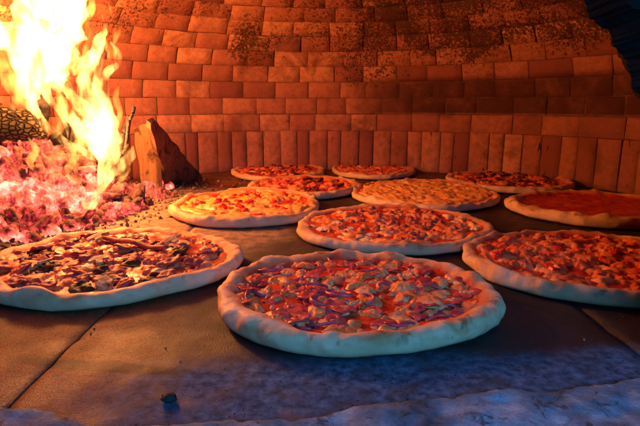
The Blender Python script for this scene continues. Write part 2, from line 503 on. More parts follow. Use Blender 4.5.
# ------------------------------------------------------------------ pizza builder
def pizza_geo(name, label, box, seed, rimh=.021, rimw=.135, crust=CRUST, sauce=SAUCE, cheese=CHEESE, thr=-.05, chz=.0045, chs=38, lip=.0, res=1.0, irr=.05, sauce_r=.88, ry_k=1.0):
    uL, uR, vN, vF = box
    near = on_floor((uL + uR) / 2, vN, 0.003).y; far = on_floor((uL + uR) / 2, vF, rimh * .9).y
    cy = (near + far) / 2; ry = (far - near) / 2 * ry_k
    # horizontal extent: tangent rays
    d0 = ray(uL, vN); d1 = ray(uR, vN)
    def ext(cy_):
        return cy_ * .995
    mid = (vN * .62 + vF * .38)
    pl = ray(uL, mid); pr = ray(uR, mid)
    yy = cy - ry * .06
    xl = pl.x / pl.y * yy; xr = pr.x / pr.y * yy
    cx = (xl + xr) / 2; rx = (xr - xl) / 2 * .985
    root = thing(name, label, 'pizza', (cx, cy, .0015), 0, 'pizzas baking on the oven floor')
    print('%s c=(%.3f %.3f) rx=%.3f ry=%.3f' % (label[:30], cx, cy, rx, ry))
    R0 = (rx + ry) / 2
    def outline(th):
        c, s_ = math.cos(th), math.sin(th)
        w = 1 + irr * (noise.noise(Vector((c * 1.3, s_ * 1.3, seed * 7.7))) * 1.2 + .45 * noise.noise(Vector((c * 4, s_ * 4, seed * 3.3))))
        return rx * w, ry * w
    def rim_z(th):
        c, s_ = math.cos(th), math.sin(th)
        return rimh * (1 + .20 * noise.noise(Vector((c * 2.2, s_ * 2.2, seed * 5.1))) + .05 * noise.noise(Vector((c * 7, s_ * 7, seed * 2.1))))
    def rim_w(th):
        c, s_ = math.cos(th), math.sin(th)
        return rimw * (1 + .38 * noise.noise(Vector((c * 2.6, s_ * 2.6, seed * 9.1))) + .22 * noise.noise(Vector((c * 9, s_ * 9, seed))))
    BZ = rimh * .50
    na = int(200 * res)
    V, Fc, ST = [], [], []
    pr_ = []
    nprof = 0
    for i in range(na):
        th = 2 * PI * i / na; ox, oy = outline(th); h = rim_z(th); w = rim_w(th)
        wi = w * 1.5; hh = h * .5
        ring = [(0.0, BZ), (.35, BZ), (.6, BZ), (1 - wi * 1.08, BZ)]
        for k in range(8):       # long inner slope up to the crown of the rim
            t = k / 8
            ring.append((1 - wi + (wi - w * .5) * t, BZ + (h - BZ) * (1 - (1 - t) ** 1.7) * sm(-.35, .55, t)))
        for k in range(11):      # rounded outside down to the floor
            a = PI / 2 - (PI * .92) * k / 10
            zz = hh + hh * (math.sin(a) if k < 6 else math.sin(a) * .98)
            ring.append((1 - w * .5 + w * .5 * math.cos(a) ** .75 if math.cos(a) > 0 else 1 - w * .5, zz))
        ring += [(1 - w * .55, .0005), (.7, .0), (.0, .0)]
        nprof = len(ring)
        for (rr, zz) in ring:
            x = ox * rr * math.cos(th); y = oy * rr * math.sin(th)
            q = sm(.7, .9, rr) * (1 if zz > .002 else 0)
            ST.append(max(0, min(1, (1 - rr) / (w * 1.5))) if zz > .004 else 0)
            p = Vector((x, y, zz))
            n1 = noise.fractal(Vector((x * 55, y * 55, zz * 55 + seed)), 1, 2, 3)
            bub = max(0, noise.noise(Vector((x * 34, y * 34, seed * 1.7))) - .18)
            k2 = 1 + q * (n1 * .018)
            V.append((x * k2, y * k2, zz + q * (n1 * .0016 + bub * .011 * sm(.25, 1, zz / h))))
    for i in range(na):
        j = (i + 1) % na
        for k in range(nprof - 1):
            a = i * nprof + k; b = j * nprof + k
            Fc.append((a, b, b + 1, a + 1))
    cr_ = raw('crust', V, Fc, crust, root)
    a9 = cr_.data.attributes.new('stain', 'FLOAT', 'POINT'); a9.data.foreach_set('value', ST)
    # heightfields
    def hs(x, y):
        return BZ + .0022 + .0016 * FB(x, y, seed * 1.3, 50, 4)
    def hc(x, y):
        f = FB(x, y, seed * 2.9, chs, 4) - thr
        blob = N(x, y, seed * 4.1, chs * .45) * .35
        f += blob
        e = math.sqrt((x / rx) ** 2 + (y / ry) ** 2)
        f -= sm(.80, .95, e) * .5
        t = sm(-.02, .28, f)
        return hs(x, y) - .0012 + (chz) * t * (1 + .5 * FB(x, y, seed, 110, 3)) + max(0, f) * .0045
    def top(x, y):
        return max(hs(x, y), hc(x, y))
    for nm, fn, mt, rmax, rs in (('sauce', hs, sauce, sauce_r, .5), ('cheese', hc, cheese, .84, 1.0)):
        if mt is None: continue
        na2 = int(190 * res * (.7 if rs < 1 else 1)); nr = int(70 * res * rs)
        V = [(0, 0, fn(0, 0))]; Fc = []
        for r in range(1, nr + 1):
            for i in range(na2):
                th = 2 * PI * i / na2; ox, oy = outline(th)
                w = rim_w(th)
                rl = (1 - w * .80) if nm == 'sauce' else (1 - w * 1.05)
                t = rl * (r / nr) ** .75
                x, y = ox * t * math.cos(th), oy * t * math.sin(th)
                z = fn(x, y)
                if nm == 'sauce': z += .0022 * sm(.80, .97, r / nr) + .0015 * N(x, y, seed, 60) * sm(.7, .9, r / nr)
                if nm == 'cheese' and r == nr: z -= .006
                V.append((x, y, z))
        for i in range(na2): Fc.append((0, 1 + i, 1 + (i + 1) % na2))
        for r in range(nr - 1):
            for i in range(na2):
                a = 1 + r * na2 + i; b = 1 + r * na2 + (i + 1) % na2
                Fc.append((a, a + na2, b + na2, b))
        raw(nm, V, Fc, mt, root)
    return dict(root=root, rx=rx, ry=ry, top=top, seed=seed)

# topping meshes (shared)
def mesh_of(o):
    me = o.data; bpy.data.objects.remove(o); return me
def ham_mesh(mat, seed, sz=.010, th=.26):
    """wrinkled irregular slice piece"""
    rnd = random.Random(seed)
    bm = bmesh.new(); bmesh.ops.create_icosphere(bm, subdivisions=4, radius=1)
    for v in bm.verts:
        a = math.atan2(v.co.y, v.co.x)
        k = 1 + .28 * noise.noise(Vector((math.cos(a) * 1.4, math.sin(a) * 1.4, seed * 3.3)))
        # squarish footprint
        m = max(abs(v.co.x), abs(v.co.y)) / (math.hypot(v.co.x, v.co.y) + 1e-6)
        k *= 1 / (.55 + .45 * m)
        x, y = v.co.x * k, v.co.y * k
        fold = .34 * noise.noise(Vector((x * 1.5, y * 1.5, seed * 1.9))) + .10 * noise.noise(Vector((x * 3.4, y * 3.4, seed)))
        zz = v.co.z
        zz = math.copysign(abs(zz) ** .6, zz)
        v.co = Vector((x, y, zz * th + fold)) * sz
    return mesh_of(obj('ham', bm, mat))
def cube_mesh(mat, seed, sz=.006):
    bm = bmesh.new(); bmesh.ops.create_cube(bm, size=2)
    bmesh.ops.subdivide_edges(bm, edges=bm.edges[:], cuts=5, use_grid_fill=True)
    for v in bm.verts:
        n_ = v.co.normalized()
        v.co = v.co.lerp(n_ * 1.25, .5)
        v.co *= 1 + .25 * noise.fractal(v.co * 1.1 + Vector((seed * 2.2, 0, 0)), 1, 2, 3)
        v.co.z *= .7
        v.co *= sz
    return mesh_of(obj('cube', bm, mat))
def crumb_mesh(mat, seed, sz=.007):
    bm = bmesh.new()
    rnd = random.Random(seed)
    bmesh.ops.create_icosphere(bm, subdivisions=4, radius=1)
    for v in bm.verts:
        c = v.co.copy()
        d = noise.voronoi(c * 1.9 + Vector((seed * 5.2, 0, 0)))[0][0]
        v.co *= (1.12 - d * .38) * (1 + .12 * noise.noise(c * 5))
        v.co.z *= .75
        v.co *= sz
    return mesh_of(obj('crumb', bm, mat))
def puddle_mesh(mat, seed, R_=.010, H_=.0019):
    """a melted lump: low dome that runs out into a thin ragged skirt"""
    V = [(0, 0, H_)]; Fc = []; na, nr = 56, 12
    for r in range(1, nr + 1):
        for i in range(na):
            a = 2 * PI * i / na; c, s_ = math.cos(a), math.sin(a)
            k = 1 + .42 * noise.noise(Vector((c * 1.3, s_ * 1.3, seed * 3.7))) + .22 * noise.noise(Vector((c * 3.5, s_ * 3.5, seed)))
            t = r / nr; x, y = R_ * k * t * c, R_ * k * t * s_
            z = H_ * (1 - t * t) ** 1.3 * (1 + .55 * noise.fractal(Vector((x * 190, y * 190, seed)), 1, 2, 3)) - .0022 * t ** 4
            V.append((x, y, z))
    for i in range(na): Fc.append((0, 1 + i, 1 + (i + 1) % na))
    for r in range(nr - 1):
        for i in range(na):
            a = 1 + r * na + i; b = 1 + r * na + (i + 1) % na
            Fc.append((a, a + na, b + na, b))
    return mesh_of(raw('puddle', V, Fc, mat))
def tube_bm(pts, rads, seg=10, flat=1.0, amp=0.0, seed=0):
    bm = bmesh.new(); rings = []
    n = len(pts)
    for i, p in enumerate(pts):
        t = (pts[min(i + 1, n - 1)] - pts[max(i - 1, 0)]).normalized()
        up = Vector((0, 0, 1)) if abs(t.z) < .9 else Vector((0, 1, 0))
        a = t.cross(up).normalized(); b = a.cross(t).normalized()
        ring = []
        for k in range(seg):
            an = 2 * PI * k / seg
            r = rads[i]
            if amp: r *= 1 + amp * noise.fractal(Vector((math.cos(an) * 1.2, math.sin(an) * 1.2, i * .25 + seed)), 1, 2, 3)
            ring.append(bm.verts.new(p + a * (r * math.cos(an)) + b * (r * flat * math.sin(an))))
        rings.append(ring)
    for i in range(n - 1):
        for k in range(seg):
            bm.faces.new((rings[i][k], rings[i][(k + 1) % seg], rings[i + 1][(k + 1) % seg], rings[i + 1][k]))
    bm.faces.new(rings[0][::-1]); bm.faces.new(rings[-1])
    bmesh.ops.recalc_face_normals(bm, faces=bm.faces[:])
    return bm
def onion_mesh(seed, R=.012, a0=0, a1=3.6, w=.0013):
    rnd = random.Random(seed)
    pts, rads = [], []
    for i in range(26):
        t = i / 25; a = a0 + (a1 - a0) * t
        pts.append(Vector((R * math.cos(a), R * .72 * math.sin(a), .0018 * noise.noise(Vector((t * 3, seed * 2.2, 0))))))
        rads.append(w * (.35 + .65 * math.sin(PI * min(1, max(0, t))) ** .5))
    return mesh_of(obj('onion', tube_bm(pts, rads, 8, 1.3), ONION))
def mushroom_mesh(seed, sz=.013):
    """slice: cap dome with stem, extruded thin"""
    out = []
    for i in range(15):
        a = PI * i / 14; out.append((math.cos(a), .25 + .75 * math.sin(a)))
    out += [(-1.0, .05), (-.78, -.02), (-.4, .12), (-.30, -.25), (-.34, -.75), (.0, -.85), (.32, -.75), (.28, -.25), (.4, .12), (.78, -.02), (1.0, .05)]
    bm = bmesh.new()
    th = .16
    top_ = [bm.verts.new((x * sz, y * sz, th * sz + .12 * sz * noise.noise(Vector((x, y, seed))))) for x, y in out]
    bot = [bm.verts.new((x * sz, y * sz, -th * sz)) for x, y in out]
    bm.faces.new(top_); bm.faces.new(bot[::-1])
    n_ = len(out)
    side = []
    for i in range(n_):
        f = bm.faces.new((top_[i], bot[i], bot[(i + 1) % n_], top_[(i + 1) % n_]))
        if i < 14: side.append(f)
    for f in side: f.material_index = 1
    bmesh.ops.triangulate(bm, faces=[f for f in bm.faces if len(f.verts) > 4])
    bmesh.ops.recalc_face_normals(bm, faces=bm.faces[:])
    o = obj('mush', bm, MUSH, smooth=False); o.data.materials.append(MUSHD)
    return mesh_of(o)

def scatter(pz, kind, meshes, n, rmax=.78, lift=.0, tilt=.35, smin=.8, smax=1.25, region=None, seed=0, flat=1.0, mind=0.0):
    rnd = random.Random(seed + 100); pts = []
    tries = 0; cnt = 0
    while cnt < n and tries < n * 40:
        tries += 1
        a = rnd.uniform(0, 2 * PI); r = math.sqrt(rnd.random()) * rmax
        x, y = pz['rx'] * r * math.cos(a), pz['ry'] * r * math.sin(a)
        if region and not region(x / pz['rx'], y / pz['ry'], rnd): continue
        if mind and any((x - q[0]) ** 2 + (y - q[1]) ** 2 < mind * mind for q in pts): continue
        pts.append((x, y)); cnt += 1
        s_ = rnd.uniform(smin, smax)
        link_mesh(kind, rnd.choice(meshes), pz['root'], (x, y, pz['top'](x, y) + lift - .0020),
                  (rnd.uniform(-tilt, tilt), rnd.uniform(-tilt, tilt), rnd.uniform(0, 6.28)), (s_, s_ * rnd.uniform(.75, 1.15), s_ * flat * rnd.uniform(.8, 1.2)))

HAMS = [ham_mesh(HAM, i, .0105) for i in range(5)]
HAMP = [ham_mesh(HAM_P, i + 20, .0085, .22) for i in range(5)]
CUBES = [cube_mesh(HAM, i) for i in range(4)]
CRUMBS = [crumb_mesh(SAUSAGE, i) for i in range(5)]
SALS = [ham_mesh(SALAMI, i + 40, .009, .3) for i in range(4)]
AUBS = [ham_mesh(AUBER, i + 60, .011, .25) for i in range(3)]
ONI = [onion_mesh(i, .009 + .002 * i, 0, 2.2 + .6 * i, .0014) for i in range(5)]
MUS = [mushroom_mesh(i) for i in range(3)]
CHB = [crumb_mesh(CHEESE_W, i + 80, .0075) for i in range(4)]
CHM = [puddle_mesh(CHEESE, i + 1, .0125) for i in range(5)]
CHP = [puddle_mesh(CHEESE_R, i + 11, .011) for i in range(4)]
CHW = [puddle_mesh(CHEESE_W, i + 21, .0115) for i in range(4)]
TOMS = [cube_mesh(TOM, i + 9, .0055) for i in range(3)]

# ---- 1 front pizza
p = pizza_geo('pizza', 'nearest pizza with pale crust, red onion, pink ham and melted cheese lumps', (213, 497, 361, 252), 1, rimh=.0215, rimw=.135, thr=-.02, chz=.0034, res=1.8, chs=46)
scatter(p, 'ham_piece', HAMP, 96, .88, .0024, .22, .6, 1.4, seed=1, flat=.5)
scatter(p, 'onion_ring', ONI, 38, .84, .0034, .18, .6, 1.35, seed=2)
scatter(p, 'cheese_lump', CHM * 3 + CHW[:1], 40, .88, .0024, .10, .6, 1.45, seed=3, mind=.014)
scatter(p, 'tomato_piece', TOMS, 16, .86, .000, .3, .6, 1.2, seed=5, flat=.6)
link_mesh('onion_ring', onion_mesh(77, .015, -.4, 5.4, .0017), p['root'], (-.018, -.018, p['top'](-.018, -.018) + .004), (.15, .1, 2.4))
# ---- 2 left pizza
p = pizza_geo('pizza', 'pizza at the left edge heaped with ham chunks, mushroom slices and a sausage strip', (-14, 240, 311, 229), 2, rimh=.0185, rimw=.115, thr=.05, chz=.004, cheese=CHEESE_R, sauce=SAUCE_D, res=1.5)
scatter(p, 'ham_chunk', HAMS, 74, .86, .003, .45, .7, 1.35, seed=11, flat=.8)
scatter(p, 'sausage_crumb', CRUMBS, 18, .74, .002, .5, .7, 1.2, seed=12)
scatter(p, 'vegetable_slice', AUBS, 24, .84, .003, .3, .8, 1.2, seed=13)
scatter(p, 'cheese_lump', CHM, 14, .84, .003, .15, .5, 1.1, seed=17)
scatter(p, 'mushroom_slice', MUS, 5, .68, .005, .35, .55, .85, seed=14, mind=.03)
def up_slice(px, py, dz, rot, sc):
    return link_mesh('mushroom_slice', MUS[0], p['root'], (px, py, p['top'](px, py) + dz), rot, sc)
def lay(u, v, dz):     # a point of the topping surface seen at pixel u, v of the photograph, in the pizza's own frame
    w = on_floor(u, v, .013) - p['root'].location
    return (w.x, w.y, p['top'](w.x, w.y) + dz)
link_mesh('mushroom_slice', MUS[1], p['root'], lay(100, 270, .007), (.35, -.1, .5), (.9, .62, 1))
link_mesh('mushroom_slice', MUS[2], p['root'], lay(103, 288, .006), (.45, .1, -.35), (.95, .65, 1))
link_mesh('mushroom_slice', MUS[0], p['root'], lay(174, 248, .007), (.3, -.3, .9), (1.1, .6, 1.2))
link_mesh('mushroom_slice', MUS[0], p['root'], lay(99, 243, .006), (.3, -.3, .5), (1.2, .6, 1.2))
link_mesh('mushroom_slice', MUS[1], p['root'], lay(32, 270, .006), (.3, .1, .2), (.9, .6, 1))
sp = [Vector(lay(u, v, .006)) for u, v in ((104, 243), (118, 246), (134, 251), (150, 254), (166, 256))]
pts = []
for i in range(25):
    t = i / 24 * 4; k0 = min(3, int(t)); f = t - k0
    pts.append(sp[k0].lerp(sp[k0 + 1], f) + Vector((0, 0, .003 * math.sin(i / 24 * PI))))
for q in range(3): pts = [pts[0]] + [(pts[i - 1] + pts[i] * 2 + pts[i + 1]) / 4 for i in range(1, 24)] + [pts[-1]]
obj('sausage_strip', tube_bm(pts, [.0045 * (.6 + .4 * math.sin(PI * min(1, max(0, i / 24))) ** .5) for i in range(25)], 14, .8, .18, 3), HAM, p['root'])
# ---- 3 right pizza
p = pizza_geo('pizza', 'pizza cut by the right edge, covered in orange red bubbling cheese', (464, 716, 309, 231), 3, rimh=.019, rimw=.105, thr=-.30, chz=.0035, cheese=CHEESE_R, chs=60, res=1.4, crust=CRUST2)
scatter(p, 'sausage_crumb', CRUMBS, 34, .88, -.001, .3, .6, 1.1, seed=21, flat=.6)
scatter(p, 'cheese_lump', CHP, 60, .90, .0024, .10, .6, 1.4, seed=22)
scatter(p, 'tomato_piece', TOMS, 22, .84, .001, .3, .7, 1.2, seed=23)
# ---- 4 middle pizza
p = pizza_geo('pizza', 'middle pizza directly behind the nearest one, crumbled sausage heaped at its centre', (294, 493, 256, 206), 4, rimh=.0165, rimw=.11, thr=-.12, chz=.0035, cheese=CHEESE, res=1.2, crust=CRUST2)
scatter(p, 'sausage_crumb', CRUMBS, 74, .8, .002, .5, .6, 1.1, seed=31, region=lambda x, y, r: r.random() < math.exp(-((x - .12) ** 2 / .16 + y * y / .5)))
scatter(p, 'cheese_lump', CHW, 26, .86, .0024, .10, .6, 1.1, seed=32, region=lambda x, y, r: x < -.1 or x > .55)
# ---- 5 left of centre
p = pizza_geo('pizza', 'round pizza near the fire with yellow cheese and red ham cubes', (172, 321, 229, 189), 5, rimh=.019, rimw=.11, thr=-.25, chz=.004, cheese=CHEESE_G, crust=CRUST2, chs=34)
scatter(p, 'ham_cube', TOMS, 34, .72, .0015, .4, .8, 1.4, seed=41)
scatter(p, 'ham_piece', HAMP, 14, .72, .001, .4, .6, .9, seed=42)
# ---- 6 cheese
p = pizza_geo('pizza', 'plain golden cheese pizza with no toppings, left of the tomato one', (352, 497, 212, 180), 6, rimh=.015, rimw=.08, thr=-.6, chz=.004, cheese=CHEESE_G, crust=CRUST2, chs=40)
# ---- 9
p = pizza_geo('pizza', 'small pizza partly hidden by its front neighbours, red with dark salami on its right half', (246, 361, 200, 176), 9, rimh=.017, rimw=.12, thr=.0, cheese=CHEESE_R, crust=CRUST2)
scatter(p, 'salami_slice', SALS, 22, .75, .002, .4, .9, 1.5, seed=51, region=lambda x, y, r: x > -.05)
scatter(p, 'ham_piece', HAMP, 22, .75, .002, .4, .7, 1.1, seed=52, region=lambda x, y, r: x < .15)
# ---- 7
p = pizza_geo('pizza', 'farthest left pizza against the brick wall with dark chopped topping', (231, 325, 182, 163), 7, rimh=.015, rimw=.13, thr=.1, cheese=CHEESE_R, crust=CRUST2, sauce=SAUCE_D)
scatter(p, 'salami_slice', SALS, 46, .75, .002, .5, .6, 1.1, seed=61, region=lambda x, y, r: r.random() < .3 + .6 * (x > -.2))
scatter(p, 'ham_piece', HAMP, 12, .75, .002, .4, .7, 1.1, seed=62)
# ---- 8
p = pizza_geo('pizza', 'farthest middle pizza against the brick wall with red cheese topping and no dark pieces', (330, 415, 180, 162), 8, rimh=.015, rimw=.12, thr=.0, cheese=CHEESE_R, crust=CRUST2)
scatter(p, 'ham_cube', CUBES, 26, .75, .001, .4, .8, 1.2, seed=71)
scatter(p, 'cheese_lump', CHW, 4, .7, .001, .3, .9, 1.3, seed=72)
# ---- 10
p = pizza_geo('pizza', 'back right pizza near the wall strewn with almost black salami', (447, 571, 194, 171), 10, rimh=.017, rimw=.12, thr=.05, cheese=CHEESE_R, crust=CRUST2, sauce=SAUCE_D)
scatter(p, 'salami_slice', SALS, 40, .74, .002, .5, .9, 1.5, seed=81)
# ---- 11
p = pizza_geo('pizza', 'bare tomato sauce pizza with a raised brown rim at the right edge', (510, 692, 230, 191), 11, rimh=.020, rimw=.125, thr=.75, chz=.001, cheese=None, crust=CRUST2, sauce=m_sauce('bright_tomato_sauce', (.42, .008, .008), (.60, .03, .012)))

# ------------------------------------------------------------------ fire: ember bed
def m_ember():
    k = M('embers', .9, .1)
    v = k.noise(52, 6, .7, .25)
    col = k.ramp(k.noise(50, 5, .6), [(.3, (.02, .012, .010)), (.7, (.13, .085, .07))])
    k.set('Base Color', col)
    heat = k.math('ADD', v, k.math('MULTIPLY', k.math('SUBTRACT', k.noise(9, 3), .5), 1.1))
    X = k.xyz()
    # cooler towards the front rim where the coals meet the ash
    heat = k.math('ADD', heat, k.math('MULTIPLY_ADD', k.attr('heat'), .40, .035))
    em = k.ramp(heat, [(.38, (.0, .0, .0)), (.47, (.22, .008, .006)), (.56, (.72, .06, .04)), (.67, (1.0, .23, .145)), (.82, (1, .72, .52))])
    k.set('Emission Color', em); k.set('Emission Strength', 1.35)
    k.bump(k.math('ADD', k.noise(90, 5, .7), k.vor(110, 'F1')), .6, .003)
    return k.m
EMBER = m_ember()
bx0, bx1, by0, by1 = -1.0, -.29, .72, 1.30
def bed_h(x, y):
    # a heap whose front foot runs from the left edge to the propped planks
    cx, cy = -.60, 1.06
    fx = (x - cx) / (.235 if x > cx else .5); fy = (y - cy) / (.33 if y < cy else .30)
    d = math.sqrt(fx * fx + fy * fy) + .10 * noise.noise(Vector((x * 9, y * 9, 4)))
    return .128 * sm(1.05, .1, d) - .012, d
def bed_h2(x, y):
    h, d = bed_h(x, y)
    vd = noise.voronoi(Vector((x * 26, y * 26, h * 20)))[0]
    ch = (vd[1] - vd[0])
    h += sm(-.012, .01, h) * (.008 * min(1, ch * 1.6) + .014 * noise.fractal(Vector((x * 34, y * 34, 0)), 1, 2, 4))
    return h, d
V, Fc, HT = [], [], []
nx, ny = 210, 180
for i in range(nx + 1):
    for j in range(ny + 1):
        x = bx0 + (bx1 - bx0) * i / nx; y = by0 + (by1 - by0) * j / ny
        h, d = bed_h2(x, y)
        V.append((x, y, h)); HT.append(1 - d)
for i in range(nx):
    for j in range(ny):
        q = i * (ny + 1) + j; Fc.append((q, q + ny + 1, q + ny + 2, q + 1))
# loose coals heaped over the mound, part of the same glowing mass
rnd = random.Random(5)
ib = bmesh.new(); bmesh.ops.create_icosphere(ib, subdivisions=3, radius=1)
iv = [v.co.copy() for v in ib.verts]; ifc = [tuple(v.index for v in f.verts) for f in ib.faces]; ib.free()
cnt = 0
while cnt < 1150:
    x = rnd.uniform(-.95, -.30); y = rnd.uniform(.76, 1.2)
    h, d = bed_h(x, y)
    if d > 1.02: continue
    cnt += 1
    r = (.0045 + .014 * rnd.random() ** 2) * (1.15 - .3 * d)
    rot = Euler((rnd.uniform(0, 6), rnd.uniform(0, 6), rnd.uniform(0, 6))).to_matrix()
    sc = Vector((rnd.uniform(.8, 2.6), rnd.uniform(.5, .9), rnd.uniform(.35, .7)))
    b = len(V); o3 = Vector((rnd.random() * 50, 0, 0)); hh = 1 - d + rnd.choice((-.9, -.35, -.15, 0, .1, .2, .3, .35)) + rnd.uniform(-.15, .15)
    for c in iv:
        m_ = max(abs(c.x), abs(c.y), abs(c.z))
        q = c * (1 + .8 * (1 / m_ - 1)) * (1 + .16 * noise.fractal(c * 2.6 + o3, 1, 2, 4))
        q = rot @ Vector((q.x * sc.x, q.y * sc.y, q.z * sc.z)) * r
        V.append((x + q.x, y + q.y, max(h, 0) + r * .35 + q.z)); HT.append(hh)
    Fc += [tuple(b + t for t in f) for f in ifc]
eb = raw('ember_bed', V, Fc, EMBER, None, smooth=True)
at_ = eb.data.attributes.new('heat', 'FLOAT', 'POINT'); at_.data.foreach_set('value', HT)
tag(eb, 'heap of glowing pink and red embers under the flames at the left', 'embers', kind='stuff')

# ash crumbs round the foot of the fire
def m_ash():
    k = M('ash_crumbs', .95, .1)
    k.set('Base Color', k.ramp(k.noise(30, 4), [(.35, (.05, .03, .02)), (.65, (.32, .22, .14))])); return k.m
V, Fc = [], []
tet = [Vector(c) for c in ((1, 0, -.5), (-.5, .87, -.5), (-.5, -.87, -.5), (0, 0, .8), (.6, .6, .1))]
tf = [(0, 1, 4), (0, 4, 3), (4, 1, 3), (1, 2, 3), (2, 0, 3), (0, 2, 1)]
for _ in range(9000):
    u = rnd.uniform(-60, 330); v = rnd.uniform(178, 262)
    # density falls away from the fire foot line
    line = 243 - .30 * max(0, u) + (30 if u > 160 else 0) * 0
    dd = v - line
    if rnd.random() > math.exp(-(dd / 17) ** 2) * (1 if u < 180 else math.exp(-((u - 180) / 60) ** 2)): continue
    q = on_floor(u, v)
    r = .0008 + .0055 * rnd.random() ** 2.5
    rot = Euler((rnd.uniform(0, 6), rnd.uniform(0, 6), rnd.uniform(0, 6))).to_matrix(); b = len(V)
    for c in tet: V.append((Vector((q.x, q.y, r * .35)) + rot @ (c * r * rnd.uniform(.7, 1.3)))[:])
    Fc += [tuple(b + t for t in f) for f in tf]
for _ in range(900):
    x = rnd.uniform(-.5, .6); y = rnd.uniform(.30, 1.5); r = .0003 + .0012 * rnd.random() ** 4
    rot = Euler((rnd.uniform(0, 6), rnd.uniform(0, 6), rnd.uniform(0, 6))).to_matrix(); b = len(V)
    for c in tet: V.append((Vector((x, y, r * .35)) + rot @ (c * r * rnd.uniform(.7, 1.3)))[:])
    Fc += [tuple(b + t for t in f) for f in tf]
ac = raw('ash_crumbs', V, Fc, m_ash(), None, smooth=False)
tag(ac, 'loose ash and charcoal crumbs strewn on the hearth round the fire', 'ash', kind='stuff')

# ------------------------------------------------------------------ logs and planks
def m_wood(name, a, b, glow=False):
    k = M(name, .8, .2)
    g = k.noise(22, 6, .7, .9, vec=k.scale((6, 2, .35)))
    col = k.ramp(g, [(.3, a), (.7, b)])
    col = k.mix(k.rng(k.noise(26, 5, .65, .6), .50, .64, 0, .85), col, (.03, .014, .008))
    k.set('Base Color', col)
    k.bump(k.noise(60, 5, .6, vec=k.scale((3, 1, .3))), .5, .002)
    return k.m
PLANK = m_wood('split_wood', (.12, .055, .022), (.27, .15, .065))
PLANKD = m_wood('scorched_wood', (.10, .05, .03), (.26, .13, .075))
def slab(name, corners_front, thick, mat, amp=.006):
    """board from four corner points (bottom a, bottom b, top b, top a) with thickness along its own normal"""
    a, b, c, d = corners_front
    nrm = (b - a).cross(d - a).normalized()
    bm = bmesh.new(); nu, nv, nt = 6, 22, 3
    grid = {}
    for i in range(nu + 1):
        for j in range(nv + 1):
            for k in range(nt + 1):
                if 0 < i < nu and 0 < j < nv and 0 < k < nt: continue
                u, v, w = i / nu, j / nv, k / nt
                p_ = a.lerp(b, u).lerp(d.lerp(c, u), v) - nrm * thick * w
                p_ += Vector((noise.noise(p_ * 22), noise.noise(p_ * 22 + Vector((9, 0, 0))), noise.noise(p_ * 30 + Vector((0, 7, 0))))) * amp
                grid[i, j, k] = bm.verts.new(p_)
    def quad(*q):
        bm.faces.new([grid[t] for t in q])
    for i in range(nu):
        for j in range(nv):
            quad((i, j, 0), (i + 1, j, 0), (i + 1, j + 1, 0), (i, j + 1, 0)); quad((i, j, nt), (i, j + 1, nt), (i + 1, j + 1, nt), (i + 1, j, nt))
    for i in range(nu):
        for k in range(nt):
            quad((i, 0, k), (i, 0, k + 1), (i + 1, 0, k + 1), (i + 1, 0, k)); quad((i, nv, k), (i + 1, nv, k), (i + 1, nv, k + 1), (i, nv, k + 1))
    for j in range(nv):
        for k in range(nt):
            quad((0, j, k), (0, j + 1, k), (0, j + 1, k + 1), (0, j, k + 1)); quad((nu, j, k), (nu, j, k + 1), (nu, j + 1, k + 1), (nu, j + 1, k))
    bmesh.ops.recalc_face_normals(bm, faces=bm.faces[:])
    bmesh.ops.bevel(bm, geom=[e for e in bm.edges if e.calc_face_angle(0) > 1.0], offset=.0012, segments=2, affect='EDGES')
    return obj(name, bm, mat, None, smooth=False)
# upright plank, lit by the fire on its left face
ya = on_floor(150, 196).y
A = on_floor(142, 193); A.z = -.001
B = at(159, 197, A.y - .03); B.z = -.001
top_l = at(133, 128, A.y + .02); top_r = at(149, 123, A.y - .012)
pk = slab('wood_plank', [A, B, top_r, top_l], .016, PLANK)
tag(pk, 'pale upright wooden plank end standing beside the flames', 'plank')
# dark board leaning from its top down to the right
b0 = at(203, 180, 1.30); b0.z = .0
b1 = at(178, 184, 1.34); b1.z = .0
t0 = at(152, 124, 1.10); t1 = at(147, 126, 1.04)
wb = at(203, 180, 1.36); wb.z = .001
pk2 = slab('wood_board', [on_floor(168, 188), on_floor(203, 178), at(157, 122, 1.13), at(150, 124, 1.00)], .014, PLANKD)
tag(pk2, 'dark scorched board leaning down to the right from the pale plank', 'board')

def m_charlog():
    k = M('burning_log', .8, .2)
    vc = k.scale((34, 34, 60))
    n = k.n.new('ShaderNodeTexVoronoi'); n.feature = 'DISTANCE_TO_EDGE'; n.inputs['Randomness'].default_value = .85; n.inputs['Scale'].default_value = 1
    k.l.new(k.mix(.5, k.scale((85, 85, 120)), k.noise(28, 4, color=True), 'ADD'), n.inputs['Vector']); e = n.outputs['Distance']
    k.set('Base Color', k.mix(k.rng(e, .05, .28), (.015, .010, .006), k.ramp(k.noise(30, 4), [(.3, (.05, .04, .015)), (.7, (.12, .10, .035))])))
    k.set('Emission Color', (1.0, .33, .05, 1))
    k.set('Emission Strength', k.math('MULTIPLY', k.rng(k.noise(14, 3), .42, .70, .0, .22), k.rng(e, .12, .4, 0, 1)))
    k.bump(k.rng(e, 0, .2), 1, .006)
    return k.m
LOGM = m_charlog()
def log(name, p0, p1, r, mat, seed, label, cat='log', amp=.12):
    n_ = 26; pts = [p0.lerp(p1, i / (n_ - 1)) + Vector((0, 0, .006 * math.sin(i * .4 + seed))) for i in range(n_)]
    rads = [r * (.72 if i in (0, n_ - 1) else 1) for i in range(n_)]
    o = obj(name, tube_bm(pts, rads, 28, 1, amp, seed), mat)
    return tag(o, label, cat)
log('log', at(-60, 138, .98), at(42, 120, 1.02), .032, LOGM, 2, 'burning log with cracked checkered char lying left on the embers')
